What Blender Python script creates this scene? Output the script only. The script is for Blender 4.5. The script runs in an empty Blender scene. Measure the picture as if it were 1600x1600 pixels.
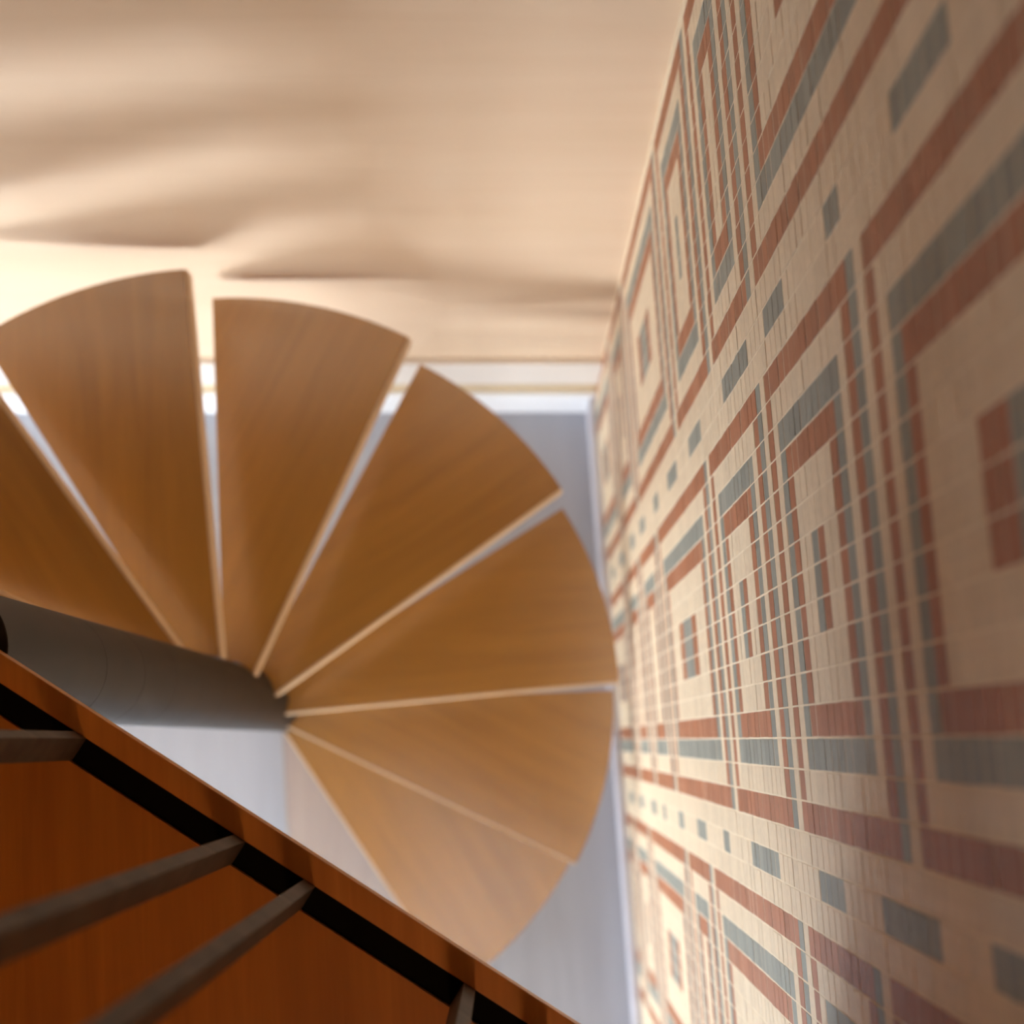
import bpy, bmesh, math, random
from mathutils import Matrix, Vector

scene = bpy.context.scene
COL = scene.collection
random.seed(7)

# ------------------------------------------------------------------ frame of the place
# X: towards the tiled wall, Y: towards the front wall, Z: up. Lower floor at z = 0.
ZC = 3.939                     # camera height above the lower floor
RISE = 0.18455
PX, PY = -0.5003, 0.1132       # axis of the stair
R = 0.72                       # tread radius
XR = 0.2539                    # tiled wall
TH = 0.046                      # tread thickness
Z_LAND = ZC - 1.400


def z_tread(i):
    return ZC - (2.6471 + (i - 1) * RISE)


# ------------------------------------------------------------------ camera
cam_d = bpy.data.cameras.new('camera')
cam = bpy.data.objects.new('camera', cam_d)
COL.objects.link(cam)
right = Vector((0.997788705, -0.0664657775, -0.000477407656))
down = Vector((-0.0657970692, -0.987749463, -0.141497405))
fwd = Vector((0.00940448032, 0.14118453, -0.989938511))
m = Matrix.Identity(4)
for k in range(3):
    m[k][0] = right[k]
    m[k][1] = -down[k]
    m[k][2] = -fwd[k]
m[2][3] = ZC
cam.matrix_world = m
cam_d.sensor_width = 36
cam_d.sensor_fit = 'HORIZONTAL'
cam_d.lens = 36 * 2500 / 1600
cam_d.clip_start = 0.05
cam_d.dof.use_dof = True
cam_d.dof.focus_distance = 1.52
cam_d.dof.aperture_fstop = 4.1
scene.camera = cam

# ------------------------------------------------------------------ light and exposure
vs = scene.view_settings
vs.view_transform = 'Standard'
vs.look = 'None'
vs.gamma = 1.0
vs.use_curve_mapping = False
vs.exposure = 0.22
scene.cycles.use_denoising = True
scene.cycles.max_bounces = 6
scene.cycles.diffuse_bounces = 5
scene.cycles.glossy_bounces = 2
scene.cycles.transmission_bounces = 2
scene.cycles.caustics_reflective = False
scene.cycles.caustics_refractive = False
scene.cycles.use_adaptive_sampling = True
scene.cycles.adaptive_threshold = 0.1
scene.cycles.sample_clamp_indirect = 10.0

world = bpy.data.worlds.new('sky')
scene.world = world
world.use_nodes = True
wn = world.node_tree.nodes['Background']
wn.inputs[0].default_value = (0.62, 0.76, 1.0, 1)
wn.inputs[1].default_value = 0.8


def area_light(name, loc, target, sx, sy, power, color):
    d = bpy.data.lights.new(name, 'AREA')
    d.shape = 'RECTANGLE'
    d.size = sx
    d.size_y = sy
    d.energy = power
    d.color = color
    o = bpy.data.objects.new(name, d)
    COL.objects.link(o)
    o.location = loc
    v = Vector(target) - Vector(loc)
    o.rotation_euler = v.to_track_quat('-Z', 'Y').to_euler()
    return o


# low windows of the lower storey: back wall (x0, x1, z0, z1) and left wall (y0, y1, z0, z1); all daylight comes through them
YB, XL, Z_CEIL = -1.5, -2.3, 5.1
WB = (-1.75, -1.0, 0.04, 0.56)
WL = (-1.4, -0.4, 0.04, 1.6)
DAY = (0.84, 0.92, 1.0)
area_light('daylight', ((WB[0] + WB[1]) / 2, YB - 0.22, (WB[2] + WB[3]) / 2),
           ((WB[0] + WB[1]) / 2, 0, (WB[2] + WB[3]) / 2), WB[1] - WB[0], WB[3] - WB[2], 98, DAY)

area_light('daylight_left', (XL - 0.22, (WL[0] + WL[1]) / 2, (WL[2] + WL[3]) / 2),
           (0, (WL[0] + WL[1]) / 2, (WL[2] + WL[3]) / 2), WL[1] - WL[0], WL[3] - WL[2], 68, DAY)

# ------------------------------------------------------------------ materials
MATS = {}


def new_mat(name):
    mt = bpy.data.materials.new(name)
    mt.use_nodes = True
    nt = mt.node_tree
    b = nt.nodes['Principled BSDF']
    MATS[name] = mt
    return mt, nt, b


def mix_rgb(nt, fac, a, b_, blend='MIX'):
    n = nt.nodes.new('ShaderNodeMix')
    n.data_type = 'RGBA'
    n.blend_type = blend
    if hasattr(fac, 'links'):
        nt.links.new(fac, n.inputs[0])
    else:
        n.inputs[0].default_value = fac
    for s, v in ((n.inputs[6], a), (n.inputs[7], b_)):
        if hasattr(v, 'links'):
            nt.links.new(v, s)
        else:
            s.default_value = (*v, 1)
    return n.outputs[2]


def ramp(nt, val, p0, p1):
    n = nt.nodes.new('ShaderNodeMapRange')
    n.inputs[1].default_value = p0
    n.inputs[2].default_value = p1
    nt.links.new(val, n.inputs[0])
    return n.outputs[0]


def noise(nt, coord, scale, detail=4, rough=0.55, dist=0.0):
    n = nt.nodes.new('ShaderNodeTexNoise')
    n.inputs['Scale'].default_value = scale
    n.inputs['Detail'].default_value = detail
    n.inputs['Roughness'].default_value = rough
    n.inputs['Distortion'].default_value = dist
    nt.links.new(coord, n.inputs['Vector'])
    return n.outputs[0]


def stretched(nt, scale, rot=0.0):
    tc = nt.nodes.new('ShaderNodeTexCoord')
    mp = nt.nodes.new('ShaderNodeMapping')
    mp.inputs['Scale'].default_value = scale
    mp.inputs['Rotation'].default_value = (0, 0, rot)
    nt.links.new(tc.outputs['Object'], mp.inputs['Vector'])
    # each copy gets its own piece of wood
    oi = nt.nodes.new('ShaderNodeObjectInfo')
    cb = nt.nodes.new('ShaderNodeCombineXYZ')
    mul = nt.nodes.new('ShaderNodeMath')
    mul.operation = 'MULTIPLY'
    mul.inputs[1].default_value = 37.0
    nt.links.new(oi.outputs['Random'], mul.inputs[0])
    nt.links.new(mul.outputs[0], cb.inputs[0])
    nt.links.new(mul.outputs[0], cb.inputs[1])
    add = nt.nodes.new('ShaderNodeVectorMath')
    add.operation = 'ADD'
    nt.links.new(mp.outputs[0], add.inputs[0])
    nt.links.new(cb.outputs[0], add.inputs[1])
    return add.outputs[0]


def wood(name, base, dark, light, grain=(2.2, 26, 26), rot=0.0, rough=0.42, coat=0.0, spec=0.5, strength=1.0):
    mt, nt, b = new_mat(name)
    co = stretched(nt, grain, rot)
    g1 = ramp(nt, noise(nt, co, 1.0, 3, 0.6, 0.6), 0.32, 0.68)
    co2 = stretched(nt, tuple(s * 5 for s in grain), rot)
    g2 = ramp(nt, noise(nt, co2, 1.0, 1, 0.6), 0.35, 0.7)
    co3 = stretched(nt, (1.6, 4.0, 4.0), rot)
    g3 = ramp(nt, noise(nt, co3, 1.0, 1, 0.5), 0.3, 0.7)
    c = mix_rgb(nt, g1, dark, base)
    c2 = mix_rgb(nt, g3, c, light)
    mx = mix_rgb(nt, 0.45, c, c2)
    dk = mix_rgb(nt, g2, dark, mx)
    fin = mix_rgb(nt, 0.22 * strength, mx, dk)
    nt.links.new(fin, b.inputs['Base Color'])
    b.inputs['Roughness'].default_value = rough
    b.inputs['Specular IOR Level'].default_value = spec
    b.inputs['Coat Weight'].default_value = coat
    b.inputs['Coat Roughness'].default_value = 0.22
    b.inputs['Coat IOR'].default_value = 2.7
    bp = nt.nodes.new('ShaderNodeBump')
    bp.inputs['Strength'].default_value = 0.06
    bp.inputs['Distance'].default_value = 0.001
    nt.links.new(g2, bp.inputs['Height'])
    nt.links.new(bp.outputs[0], b.inputs['Normal'])
    return mt


def plain(name, col, rough=0.6, metal=0.0, var=0.04, scale=6.0, spec=0.5):
    mt, nt, b = new_mat(name)
    tc = nt.nodes.new('ShaderNodeTexCoord')
    nz = ramp(nt, noise(nt, tc.outputs['Object'], scale, 1), 0.3, 0.7)
    c = mix_rgb(nt, nz, tuple(max(0, v * (1 - var)) for v in col), tuple(min(1, v * (1 + var)) for v in col))
    nt.links.new(c, b.inputs['Base Color'])
    b.inputs['Roughness'].default_value = rough
    b.inputs['Metallic'].default_value = metal
    b.inputs['Specular IOR Level'].default_value = spec
    return mt


def tile_mat(name, col, var):
    mt, nt, b = new_mat(name)
    geo = nt.nodes.new('ShaderNodeNewGeometry')
    oi = nt.nodes.new('ShaderNodeObjectInfo')
    add = nt.nodes.new('ShaderNodeMath')
    add.operation = 'ADD'
    nt.links.new(geo.outputs['Random Per Island'], add.inputs[0])
    nt.links.new(oi.outputs['Random'], add.inputs[1])
    fr = nt.nodes.new('ShaderNodeMath')
    fr.operation = 'FRACT'
    nt.links.new(add.outputs[0], fr.inputs[0])
    c = mix_rgb(nt, fr.outputs[0], tuple(v * (1 - var) for v in col), tuple(min(1, v * (1 + var)) for v in col))
    tc = nt.nodes.new('ShaderNodeTexCoord')
    nz = ramp(nt, noise(nt, tc.outputs['Object'], 160, 0), 0.3, 0.7)
    c2 = mix_rgb(nt, nz, (0.93, 0.93, 0.93), (1, 1, 1))
    fin = mix_rgb(nt, 1.0, c, c2, 'MULTIPLY')
    nt.links.new(fin, b.inputs['Base Color'])
    b.inputs['Roughness'].default_value = 0.55
    b.inputs['Specular IOR Level'].default_value = 0.3
    return mt


wood('tread_wood', (0.47, 0.208, 0.022), (0.35, 0.148, 0.014), (0.53, 0.250, 0.034), rough=0.28, spec=0.6, coat=1.0)
wood('tread_edge_wood', (0.74, 0.53, 0.33), (0.62, 0.42, 0.24), (0.80, 0.60, 0.40), rough=0.5)
wood('landing_wood', (0.56, 0.21, 0.026), (0.40, 0.135, 0.014), (0.64, 0.25, 0.036), grain=(40, 2.0, 40), rough=0.4)
wood('edge_board_wood', (0.66, 0.27, 0.05), (0.48, 0.175, 0.028), (0.74, 0.32, 0.066), grain=(40, 2.0, 40), rough=0.4)
wood('hazed_step_wood', (0.47, 0.42, 0.42), (0.40, 0.35, 0.35), (0.52, 0.48, 0.48), rough=0.3, spec=0.8, coat=1.0)  # brown tread wood paled: the haze over the bottom step is painted in
wood('floor_wood', (0.39, 0.40, 0.44), (0.33, 0.335, 0.37), (0.44, 0.46, 0.51), grain=(20, 1.4, 20), rough=0.30, spec=0.8)
wood('wall_veneer', (0.78, 0.60, 0.43), (0.74, 0.555, 0.385), (0.81, 0.63, 0.465), grain=(1.2, 14, 14), rough=0.6, spec=0.3, strength=0.5)
plain('white_paint', (0.92, 0.93, 0.95), 0.5)
plain('pale_paint', (0.80, 0.74, 0.68), 0.6)
plain('soffit_paint', (0.76, 0.80, 0.86), 0.7)
plain('grey_paint', (0.55, 0.54, 0.60), 0.5)
plain('paving', (0.62, 0.60, 0.57), 0.8, 0.0, 0.08, 1.5)
plain('ledge_wood', (0.62, 0.47, 0.28), 0.5)
plain('plaster', (0.80, 0.74, 0.64), 0.8)
plain('brown_panel', (0.34, 0.17, 0.065), 0.7)
plain('dark_ceiling', (0.30, 0.15, 0.06), 0.7)
plain('pole_steel', (0.018, 0.013, 0.010), 0.48, 0.0, 0.15, 20, 0.25)
plain('black_steel', (0.004, 0.003, 0.002), 0.7, 0.0, 0.2, 30, 0.08)
plain('baluster_steel', (0.105, 0.078, 0.055), 0.55, 0.0, 0.25, 40, 0.25)
plain('grout', (0.90, 0.78, 0.60), 0.85, 0.0, 0.05, 60, 0.2)
tile_mat('tile_cream', (0.82, 0.68, 0.49), 0.045)
tile_mat('tile_red', (0.43, 0.175, 0.088), 0.11)
tile_mat('tile_teal', (0.30, 0.315, 0.275), 0.11)
gm, gnt, gb = new_mat('window_glass')
tr = gnt.nodes.new('ShaderNodeBsdfTransparent')
gl = gnt.nodes.new('ShaderNodeBsdfGlossy')
gl.inputs['Roughness'].default_value = 0.02
ms = gnt.nodes.new('ShaderNodeMixShader')
ms.inputs[0].default_value = 0.05
gnt.links.new(tr.outputs[0], ms.inputs[1])
gnt.links.new(gl.outputs[0], ms.inputs[2])
gnt.links.new(ms.outputs[0], gnt.nodes['Material Output'].inputs[0])


# ------------------------------------------------------------------ helpers
def tag(o, label=None, cat=None, group=None, kind=None):
    if label:
        o['label'] = label
    if cat:
        o['category'] = cat
    if group:
        o['group'] = group
    if kind:
        o['kind'] = kind
    return o


def link(name, me, mat, parent=None):
    o = bpy.data.objects.new(name, me)
    COL.objects.link(o)
    if mat is not None and not me.materials:
        me.materials.append(MATS[mat])
    if parent is not None:
        o.parent = parent
    return o


def bm_obj(name, bm, mat, parent=None, bevel=0.0, smooth=False):
    if bevel > 0:
        bmesh.ops.bevel(bm, geom=list(bm.edges), offset=bevel, segments=2, profile=0.7, affect='EDGES', clamp_overlap=True)
    bmesh.ops.recalc_face_normals(bm, faces=list(bm.faces))
    me = bpy.data.meshes.new(name)
    bm.to_mesh(me)
    bm.free()
    if smooth:
        for p in me.polygons:
            p.use_smooth = True
    return link(name, me, mat, parent)


def add_box(bm, lo, hi):
    x0, y0, z0 = lo
    x1, y1, z1 = hi
    v = [bm.verts.new(c) for c in ((x0, y0, z0), (x1, y0, z0), (x1, y1, z0), (x0, y1, z0),
                                   (x0, y0, z1), (x1, y0, z1), (x1, y1, z1), (x0, y1, z1))]
    for f in ((3, 2, 1, 0), (4, 5, 6, 7), (0, 1, 5, 4), (1, 2, 6, 5), (2, 3, 7, 6), (3, 0, 4, 7)):
        bm.faces.new([v[i] for i in f])


def box(name, lo, hi, mat, parent=None, bevel=0.0):
    bm = bmesh.new()
    add_box(bm, lo, hi)
    return bm_obj(name, bm, mat, parent, bevel)


def prism(name, pts, z0, z1, mat, parent=None, bevel=0.0):
    bm = bmesh.new()
    lo = [bm.verts.new((x, y, z0)) for x, y in pts]
    hi = [bm.verts.new((x, y, z1)) for x, y in pts]
    bm.faces.new(lo[::-1])
    bm.faces.new(hi)
    k = len(pts)
    for i in range(k):
        bm.faces.new((lo[i], lo[(i + 1) % k], hi[(i + 1) % k], hi[i]))
    return bm_obj(name, bm, mat, parent, bevel)


def ring_solid(bm, profile, seg=48, cx=0.0, cy=0.0):
    """closed surface of revolution of (r, z) points; first and last points lie on the axis side"""
    rings = []
    for r, z in profile:
        rings.append([bm.verts.new((cx + r * math.cos(2 * math.pi * k / seg), cy + r * math.sin(2 * math.pi * k / seg), z)) for k in range(seg)])
    for a, b in zip(rings, rings[1:]):
        for k in range(seg):
            bm.faces.new((a[k], a[(k + 1) % seg], b[(k + 1) % seg], b[k]))
    bm.faces.new(rings[0][::-1])
    bm.faces.new(rings[-1])


def empty(name, loc=(0, 0, 0)):
    o = bpy.data.objects.new(name, None)
    COL.objects.link(o)
    o.location = loc
    return o


# ------------------------------------------------------------------ the setting
WT = 0.2
fl = box('floor', (XL - WT, YB - WT, -0.12), (XR + WT, 1.25, 0.0), 'floor_wood')
tag(fl, 'pale grey boarded floor at the foot of the spiral stair', 'floor', kind='structure')

gt = box('ground', (-14, -26, -0.5), (12, 12, -0.13), 'paving')
tag(gt, 'pale paved ground outside the low window', 'ground', kind='structure')

# front wall: its base line runs y = 0.836 - 0.066 x, and it leans back a little towards the top
LEAN = 0.008


def y_front(x, z):
    return 0.836 - 0.066 * x + LEAN * z


def front_slab(name, z0, z1, proud, mat, x0=XL, x1=XR + 0.02, thick=0.1, parent=None, bevel=0.0):
    bm = bmesh.new()
    vs_ = []
    for z in (z0, z1):
        for x in (x0, x1):
            y = y_front(x, z)
            vs_.append((bm.verts.new((x, y - proud, z)), bm.verts.new((x, y + thick, z))))
    a, b, c, d = vs_
    for f in ((a[0], b[0], d[0], c[0]), (a[1], c[1], d[1], b[1]), (a[0], c[0], c[1], a[1]),
              (b[0], b[1], d[1], d[0]), (c[0], d[0], d[1], c[1]), (a[0], a[1], b[1], b[0])):
        bm.faces.new(f)
    return bm_obj(name, bm, mat, parent, bevel)


Z_PANEL = 2.32
wf = front_slab('wall_front', -0.05, Z_PANEL, 0.0, 'wall_veneer')
wfu = front_slab('wall_front_upper', Z_PANEL, Z_CEIL, 0.004, 'brown_panel')
tag(wfu, 'brown panelled wall above the tan veneered wall', 'wall', kind='structure')
tag(wf, 'smooth tan veneered wall behind the fan of treads', 'wall', kind='structure')
bf = front_slab('baseboard_front', 0.0, 0.205, 0.020, 'white_paint', thick=0.0, bevel=0.003)
tag(bf, 'bright white baseboard along the tan wall', 'baseboard', kind='structure')
t1 = front_slab('trim_1', 0.205, 0.295, 0.010, 'ledge_wood', thick=0.0, bevel=0.002)
tag(t1, 'narrow tan wood rail above the white baseboard of the tan wall', 'trim', kind='structure')
t2 = front_slab('trim_2', 0.295, 0.49, 0.016, 'pale_paint', thick=0.0, bevel=0.002)
tag(t2, 'pale band above the narrow tan rail of the tan wall', 'trim', kind='structure')

# tiled wall: grout bed, tiles, baseboard
wr = box('wall_right', (XR, YB - WT, -0.05), (XR + WT, 1.15, Z_CEIL), 'grout')
tag(wr, 'mosaic tiled wall with nested red and grey green rectangles on cream', 'wall', kind='structure')

PC, OC, PR, OR_ = 0.0277418, -0.0143296, 0.0260233, 0.9270507
C0, C1, R0, R1 = -44, 30, -46, 109     # tile columns and rows (r grows downwards)
GROUT = 0.0017
CREAM, RED, TEAL = 0, 1, 2
grid = {}


def panel(c0, r0, r1, centre=None):
    c1 = c0 + 14
    for c in range(c0, c1 + 1):
        for r in range(r0, r1 + 1):
            d = min(c - c0, c1 - c, r - r0, r1 - r)
            col = RED if d == 0 else TEAL if d == 2 else RED if d == 3 else CREAM
            grid[(c, r)] = col
    if centre == 'small':
        for c in range(c0 + 6, c0 + 9):
            grid[(c, r0 + 6)] = RED
            grid[(c, r0 + 7)] = TEAL
    elif centre == 'long':
        mid = (r0 + r1 + 1) // 2
        for c in range(c0 + 6, c0 + 9):
            for r in range(mid - 4, mid + 4):
                grid[(c, r)] = TEAL if mid - 2 <= r < mid + 2 else RED
    elif centre == 'mid':
        for c in range(c0 + 6, c0 + 9):
            grid[(c, r0 + 6)] = TEAL
    for c in range(c0, c1 + 1):           # grey green course on the near side of each panel
        grid[(c, r0 - 1)] = TEAL


def column_of_panels(c0, spans):
    for r0, r1, ct in spans:
        panel(c0, r0, r1, ct)


MID = [(-50, -23, 'long'), (-20, 3, 'long'), (6, 19, 'small'), (22, 35, 'small'), (38, 61, 'long'), (64, 75, None), (78, 89, None), (92, 112, 'long')]
UPP = [(-50, -23, 'long'), (-20, -7, 'small'), (-4, 19, 'long'), (22, 31, None), (34, 46, 'mid'), (49, 72, 'long'), (75, 88, 'small'), (91, 112, 'long')]
LOW = [(-50, -33, 'long'), (-30, -17, 'small'), (-14, 8, 'long'), (11, 20, None), (23, 46, 'long'), (49, 58, None), (61, 84, 'long'), (87, 100, 'small'), (103, 116, 'small')]
column_of_panels(-3, MID)
column_of_panels(15, UPP)
column_of_panels(-21, LOW)
column_of_panels(-39, MID)
for c, spans in ((13, ((-40, -34), (-29, -26), (-17, -12), (-5, -1), (6, 7), (15, 18), (23, 29), (38, 42), (49, 53), (60, 62), (70, 73), (79, 82), (90, 94), (101, 104))),
                 (-5, ((-44, -38), (-30, -26), (-19, -14), (-6, -2), (3, 8), (14, 17), (26, 32), (40, 41), (49, 52), (60, 62), (71, 72), (78, 81), (89, 92), (99, 103))),
                 (-23, ((-40, -34), (-22, -17), (-5, -1), (6, 7), (15, 18), (23, 29), (38, 42), (49, 53), (60, 62), (70, 73), (79, 82), (90, 94)))):
    for a, b in spans:
        for r in range(a, b + 1):
            grid[(c, r)] = TEAL


def tile_rect(c, r):
    y0 = OC + PC * c
    d0 = OR_ + PR * r
    return y0 + GROUT / 2, y0 + PC - GROUT / 2, ZC - d0 - PR + GROUT / 2, ZC - d0 - GROUT / 2


def project(x, y, z):
    v = Vector((x, y, z - ZC))
    w = v.dot(fwd)
    if w <= 0.05:
        return None
    return 800 + 2500 * v.dot(right) / w, 800 + 2500 * v.dot(down) / w


cand = []
for c in range(C0, C1):
    for r in range(R0, R1):
        y0, y1, z0, z1 = tile_rect(c, r)
        q = [project(XR, *p) for p in ((y0, z0), (y1, z0), (y1, z1), (y0, z1))]
        if any(p is None for p in q):
            continue
        mx_, my_ = sum(p[0] for p in q) / 4, sum(p[1] for p in q) / 4
        if not (0 < mx_ < 1598 and 2 < my_ < 1598):
            continue
        ar = abs(sum(q[i][0] * q[(i + 1) % 4][1] - q[(i + 1) % 4][0] * q[i][1] for i in range(4))) / 2
        cand.append((ar, c, r))
cand.sort(reverse=True)
single = set((c, r) for _, c, r in cand[:298])

TP = 0.00028            # how far a tile stands proud of the grout
CH = 0.0002            # chamfer


def tile_geo(w, hgt):
    """verts / faces of one tile lying on the wall, origin at its lower left corner, facing -X"""
    v = [(0, 0, 0), (0, w, 0), (0, w, hgt), (0, 0, hgt),
         (-TP, CH, CH), (-TP, w - CH, CH), (-TP, w - CH, hgt - CH), (-TP, CH, hgt - CH)]
    f = [(7, 6, 5, 4), (0, 4, 5, 1), (1, 5, 6, 2), (2, 6, 7, 3), (3, 7, 4, 0)]
    return v, f


TNAMES = ('tile_cream', 'tile_red', 'tile_teal')
tw, th_ = PC - GROUT, PR - GROUT
tile_meshes = []
gv, gf = tile_geo(tw, th_)
for nme in TNAMES:
    me = bpy.data.meshes.new(nme)
    me.from_pydata(gv, [], gf)
    me.materials.append(MATS[nme])
    tile_meshes.append(me)
FV, FF, FM = [], [], []
for c in range(C0, C1):
    for r in range(R0, R1):
        y0, y1, z0, z1 = tile_rect(c, r)
        col = grid.get((c, r), CREAM)
        jx = random.uniform(-0.00025, 0.00025)
        jy = random.uniform(-0.0002, 0.0002)
        if (c, r) in single:
            o = link('tile', tile_meshes[col], None, wr)
            o.location = (XR + jx, y0 + jy, z0)
        else:
            b0 = len(FV)
            FV += [(XR + jx + a, y0 + jy + b, z0 + d) for a, b, d in gv]
            FF += [tuple(b0 + i for i in f) for f in gf]
            FM += [col] * len(gf)
fme = bpy.data.meshes.new('tile_field')
fme.from_pydata(FV, [], FF)
for nme in TNAMES:
    fme.materials.append(MATS[nme])
fme.polygons.foreach_set('material_index', FM)
fme.update()
tf = link('tile_field', fme, None, wr)
tag(tf, 'remaining small mosaic tiles of the tiled wall', kind='stuff')
br = box('baseboard_right', (XR - 0.016, YB, 0.0), (XR, 0.80, ZC - (OR_ + PR * R1) - 0.002), 'grey_paint', bevel=0.002)
tag(br, 'pale grey baseboard below the mosaic tiled wall', 'baseboard', kind='structure')


def wall_with_hole(name, axis, pos, thick, a0, a1, z0, z1, hole, mat):
    """vertical wall (axis 'x': runs along x at y=pos; 'y': runs along y at x=pos) with one rectangular opening"""
    bm = bmesh.new()
    h0, h1, hz0, hz1 = hole
    for (p0, p1, q0, q1) in ((a0, h0, z0, z1), (h1, a1, z0, z1), (h0, h1, z0, hz0), (h0, h1, hz1, z1)):
        if axis == 'x':
            add_box(bm, (p0, pos, q0), (p1, pos + thick, q1))
        else:
            add_box(bm, (pos, p0, q0), (pos + thick, p1, q1))
    return bm_obj(name, bm, mat)


wb = wall_with_hole('wall_back', 'x', YB - WT, WT, XL - WT, XR, -0.05, Z_LAND, WB, 'plaster')
tag(wb, 'plain plaster wall with a low window opposite the tan wall', 'wall', kind='structure')
wl_ = wall_with_hole('wall_left', 'y', XL - WT, WT, YB, 1.2, -0.05, Z_LAND, WL, 'plaster')
tag(wl_, 'plain plaster wall with a low window opposite the tiled wall', 'wall', kind='structure')
wbu = box('wall_back_upper', (XL - WT, YB - WT, Z_LAND), (XR, YB, Z_CEIL), 'brown_panel')
tag(wbu, 'brown panelled wall behind the landing', 'wall', kind='structure')
wlu = box('wall_left_upper', (XL - WT, YB, Z_LAND), (XL, 1.2, Z_CEIL), 'brown_panel')
tag(wlu, 'brown panelled wall beside the stairwell above the landing level', 'wall', kind='structure')
ce = box('ceiling', (XL - WT, YB - WT, Z_CEIL), (XR + WT, 1.3, Z_CEIL + 0.1), 'dark_ceiling')
tag(ce, 'brown boarded ceiling above the stairwell', 'ceiling', kind='structure')


def window(name, axis, pos, hole, label):
    w = empty(name)
    tag(w, label, 'window', kind='structure')
    a0, a1, z0, z1 = hole
    t = 0.045

    def bx(nm, p0, p1, q0, q1, d0, d1, mat):
        if axis == 'x':
            return box(nm, (p0, pos + d0, q0), (p1, pos + d1, q1), mat, w)
        return box(nm, (pos + d0, p0, q0), (pos + d1, p1, q1), mat, w)
    for p0, p1, q0, q1 in ((a0, a1, z0, z0 + t), (a0, a1, z1 - t, z1), (a0, a0 + t, z0 + t, z1 - t), (a1 - t, a1, z0 + t, z1 - t)):
        bx('window_frame', p0, p1, q0, q1, 0.05, 0.11, 'white_paint')
    mid = (a0 + a1) / 2
    bx('mullion', mid - t / 2, mid + t / 2, z0 + t, z1 - t, 0.05, 0.11, 'white_paint')
    for p0, p1 in ((a0 + t, mid - t / 2), (mid + t / 2, a1 - t)):
        bx('pane', p0, p1, z0 + t, z1 - t, 0.076, 0.082, 'window_glass')


window('window_1', 'x', YB - WT, WB, 'low two pane window in the plain back wall')

window('window_2', 'y', XL - WT, WL, 'low two pane window in the plain side wall')

# landing of the upper storey: its free edge starts at the pole and runs to the tiled wall
EA = math.radians(-35.8)
ed = Vector((math.cos(EA), math.sin(EA)))
en = Vector((-ed.y, ed.x))            # towards the void


def edge_pt(s, off):
    return PX + ed.x * s + en.x * off, PY + ed.y * s + en.y * off


def s_wall(off):
    return (XR - 0.004 - PX - en.x * off) / ed.x


LT = 0.16
FLOOR_OFF, STEEL_OFF, EDGE_OFF = -0.0165, 0.0068, 0.0285
BT = 0.018
back = [(XR - 0.004, YB + 0.005), (XL + 0.005, YB + 0.005), (XL + 0.005, PY - R - 0.05)]
pts = [edge_pt(-0.11, FLOOR_OFF - 0.0005), edge_pt(s_wall(FLOOR_OFF), FLOOR_OFF - 0.0005)] + back + [(PX - 0.09, PY - R - 0.05), (PX - 0.09, PY)]
lf = prism('floor_upper', pts[::-1], Z_LAND - BT, Z_LAND, 'landing_wood')
tag(lf, 'dark reddish brown wooden landing floor in the lower left foreground', 'floor', kind='structure')
pts = [edge_pt(0.10, -0.028), edge_pt(s_wall(-0.028), -0.028)] + back + [(PX + 0.02, PY - R - 0.05), (PX + 0.02, PY - 0.13)]
sf = prism('soffit', pts[::-1], Z_LAND - LT, Z_LAND - BT - 0.0005, 'soffit_paint', lf)
tag(sf, 'white painted underside of the landing')
pts = [edge_pt(-0.11, STEEL_OFF), edge_pt(s_wall(STEEL_OFF), STEEL_OFF), edge_pt(s_wall(EDGE_OFF), EDGE_OFF), edge_pt(-0.11, EDGE_OFF)]
eb = prism('edge_board', pts, Z_LAND - BT, Z_LAND + 0.001, 'edge_board_wood', lf, bevel=0.0015)
tag(eb, 'slim orange brown wooden edge board of the landing')

# ------------------------------------------------------------------ balustrade on the landing edge
bal = empty('balustrade', (*edge_pt(0.5, -0.005), Z_LAND))
tag(bal, 'dark metal balustrade with flat upright bars along the landing edge', 'balustrade')
bal.rotation_euler = (0, 0, EA)
bw0, bw1 = FLOOR_OFF + 0.0002 + 0.005, STEEL_OFF - 0.0002 + 0.005     # local y across the band
s_end = s_wall(EDGE_OFF) - 0.5 - 0.03
box('bottom_rail', (-0.11 - 0.5, bw0, -0.017), (s_end, bw1, -0.006), 'black_steel', bal)
H_RAIL = 0.86
bme = None
for s in (0.1510, 0.3172, 0.3884, 0.5507, 0.6220, 0.7840):
    if bme is None:
        b_ = box('baluster', (-0.0058, bw0, -0.006), (0.0058, bw1, H_RAIL - 0.012), 'baluster_steel', bal, bevel=0.0007)
        bme = b_.data
    else:
        b_ = link('baluster', bme, None, bal)
    b_.location = (s - 0.5, 0, 0)
box('top_rail', (0.075 - 0.5, bw0, H_RAIL - 0.012), (s_end, bw1, H_RAIL), 'black_steel', bal)
box('handrail', (0.075 - 0.5, -0.022, H_RAIL), (s_end, 0.022, H_RAIL + 0.032), 'edge_board_wood', bal, bevel=0.006)

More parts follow.
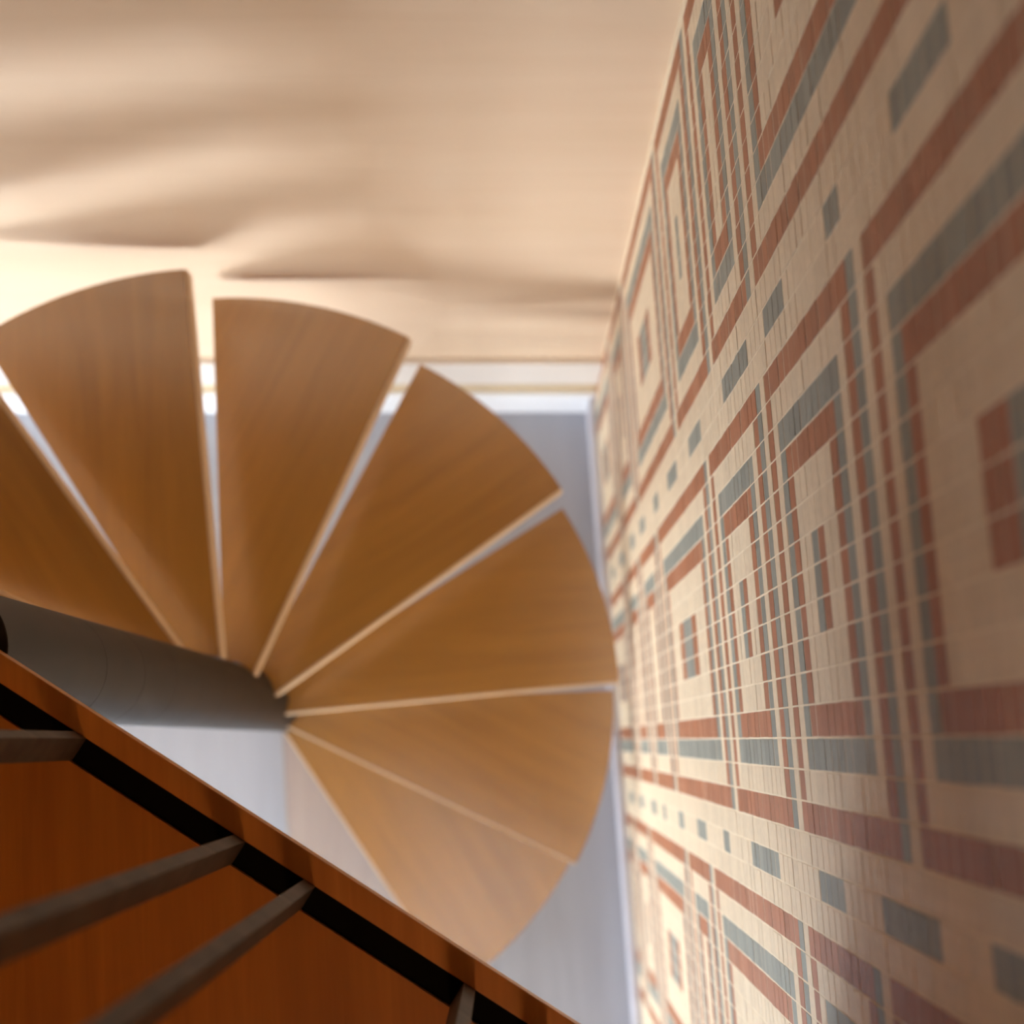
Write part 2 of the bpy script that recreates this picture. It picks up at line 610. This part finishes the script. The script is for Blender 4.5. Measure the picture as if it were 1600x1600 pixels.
# ------------------------------------------------------------------ spiral staircase
st = empty('spiral_staircase', (PX, PY, 0))
tag(st, 'spiral staircase of brown wooden wedge treads around a dark steel pole', 'staircase')
SP = math.radians(30.4)
RP = 0.060
pole = empty('center_pole')
pole.parent = st
tag(pole, 'dark brown steel pole of stacked sleeves')
zs = [0.0] + [z_tread(i) - TH for i in range(7, -5, -1)] + [Z_LAND - BT - 0.002]
for a, b in zip(zs, zs[1:]):
    bm = bmesh.new()
    g = 0.0008
    ring_solid(bm, [(RP - 0.001, a), (RP, a + g), (RP, b - g), (RP - 0.001, b)], 56)
    s_ = bm_obj('pole_sleeve', bm, 'pole_steel', pole, smooth=False)
    for p in s_.data.polygons:
        p.use_smooth = True
    s_.data.set_sharp_from_angle(angle=math.radians(25))
# tread, local x along its clockwise (front) corner direction
RI = RP + 0.001
W = SP - math.radians(1.1)
OFF = -0.029


def tread_outline():
    pts = []
    # front edge: straight line at distance OFF right of the axis, ends on the outer corner (angle 0)
    dirn = math.asin(-OFF / R)                    # heading of the edge
    dx, dy = math.cos(dirn), math.sin(dirn)
    nx_, ny_ = -dy, dx
    s0 = math.sqrt(max(0, RI * RI - OFF * OFF))
    a_in = math.atan2(dy * s0 + ny_ * OFF, dx * s0 + nx_ * OFF)
    n = 14
    for k in range(n + 1):
        a = W * k / n
        pts.append((R * math.cos(a), R * math.sin(a)))
    m_ = 6
    for k in range(m_ + 1):
        a = W + (a_in - W) * k / m_
        pts.append((RI * math.cos(a), RI * math.sin(a)))
    return pts, (dx, dy), (nx_, ny_), s0


outl, (dx, dy), (nx_, ny_), s0 = tread_outline()
EDGE_W = 0.005
# the light front strip is glued to the front of the tread
body = list(outl)
s_out = dx * R
def line_pt(s, o):
    return dx * s + nx_ * o, dy * s + ny_ * o


R_OUT = math.sqrt(R * R - OFF * OFF)
body = list(outl)
strip = [line_pt(math.sqrt(max(1e-6, RI * RI - (OFF - EDGE_W) ** 2)), OFF - EDGE_W), line_pt(math.sqrt(R * R - (OFF - EDGE_W) ** 2), OFF - EDGE_W),
         line_pt(R_OUT, OFF - 0.0002), line_pt(s0, OFF - 0.0002)]
proto = prism('tread', body, -TH, 0.0, 'tread_wood', None, bevel=0.0012)
edge = prism('front_edge', strip, -TH, 0.0, 'tread_edge_wood', None, bevel=0.0025)
tme, eme = proto.data, edge.data
for o in (proto, edge):
    bpy.data.objects.remove(o)
for i in range(-4, 8):
    a = math.radians(90.5) - SP * (i - 1)
    t = link('tread', tme, None, st)
    t.location = (0, 0, z_tread(i))
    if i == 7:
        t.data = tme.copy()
        t.data.materials[0] = MATS['hazed_step_wood']  # veil of haze carried by the step's colour
        tag(t, 'bottom step with pale greyish haze put into its colour')
    t.rotation_euler = (0, 0, a)
    e_ = link('front_edge', eme, None, t)
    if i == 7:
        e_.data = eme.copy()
        e_.data.materials[0] = MATS['hazed_step_wood']
    tag(e_, 'pale wooden front edge strip')

# ------------------------------------------------------------------ unseen pendant added as warm fill for the landing (behind the viewer)
LX, LY, LZ = -0.05, -1.25, 4.45
lp = empty('fill_pendant', (LX, LY, LZ))
tag(lp, 'added fill pendant with a brown shade, unseen, brightening the landing', 'lamp')
bm = bmesh.new()
ring_solid(bm, [(0.004, 0.10), (0.004, Z_CEIL - LZ - 0.02)], 12)
bm_obj('cord', bm, 'black_steel', lp)
bm = bmesh.new()
ring_solid(bm, [(0.05, Z_CEIL - LZ - 0.02), (0.055, Z_CEIL - LZ - 0.001)], 24)
bm_obj('ceiling_rose', bm, 'black_steel', lp)
bm = bmesh.new()
seg = 32
prof = [(0.03, 0.10), (0.08, 0.085), (0.14, 0.02), (0.16, -0.05), (0.154, -0.05), (0.134, 0.018), (0.076, 0.079), (0.03, 0.094)]
rings = [[bm.verts.new((r * math.cos(2 * math.pi * k / seg), r * math.sin(2 * math.pi * k / seg), z)) for k in range(seg)] for r, z in prof]
for a_, b_ in zip(rings, rings[1:] + rings[:1]):
    for k in range(seg):
        bm.faces.new((a_[k], a_[(k + 1) % seg], b_[(k + 1) % seg], b_[k]))
bm_obj('shade', bm, 'edge_board_wood', lp, smooth=True)
ld = bpy.data.lights.new('fill_light', 'POINT')  # warm fill added for the landing, no lamp known here
ld.energy = 13
ld.color = (1.0, 0.68, 0.36)
ld.shadow_soft_size = 0.12
lo_ = bpy.data.objects.new('fill_light', ld)
COL.objects.link(lo_)
lo_.parent = lp
lo_.location = (0, 0, -0.02)
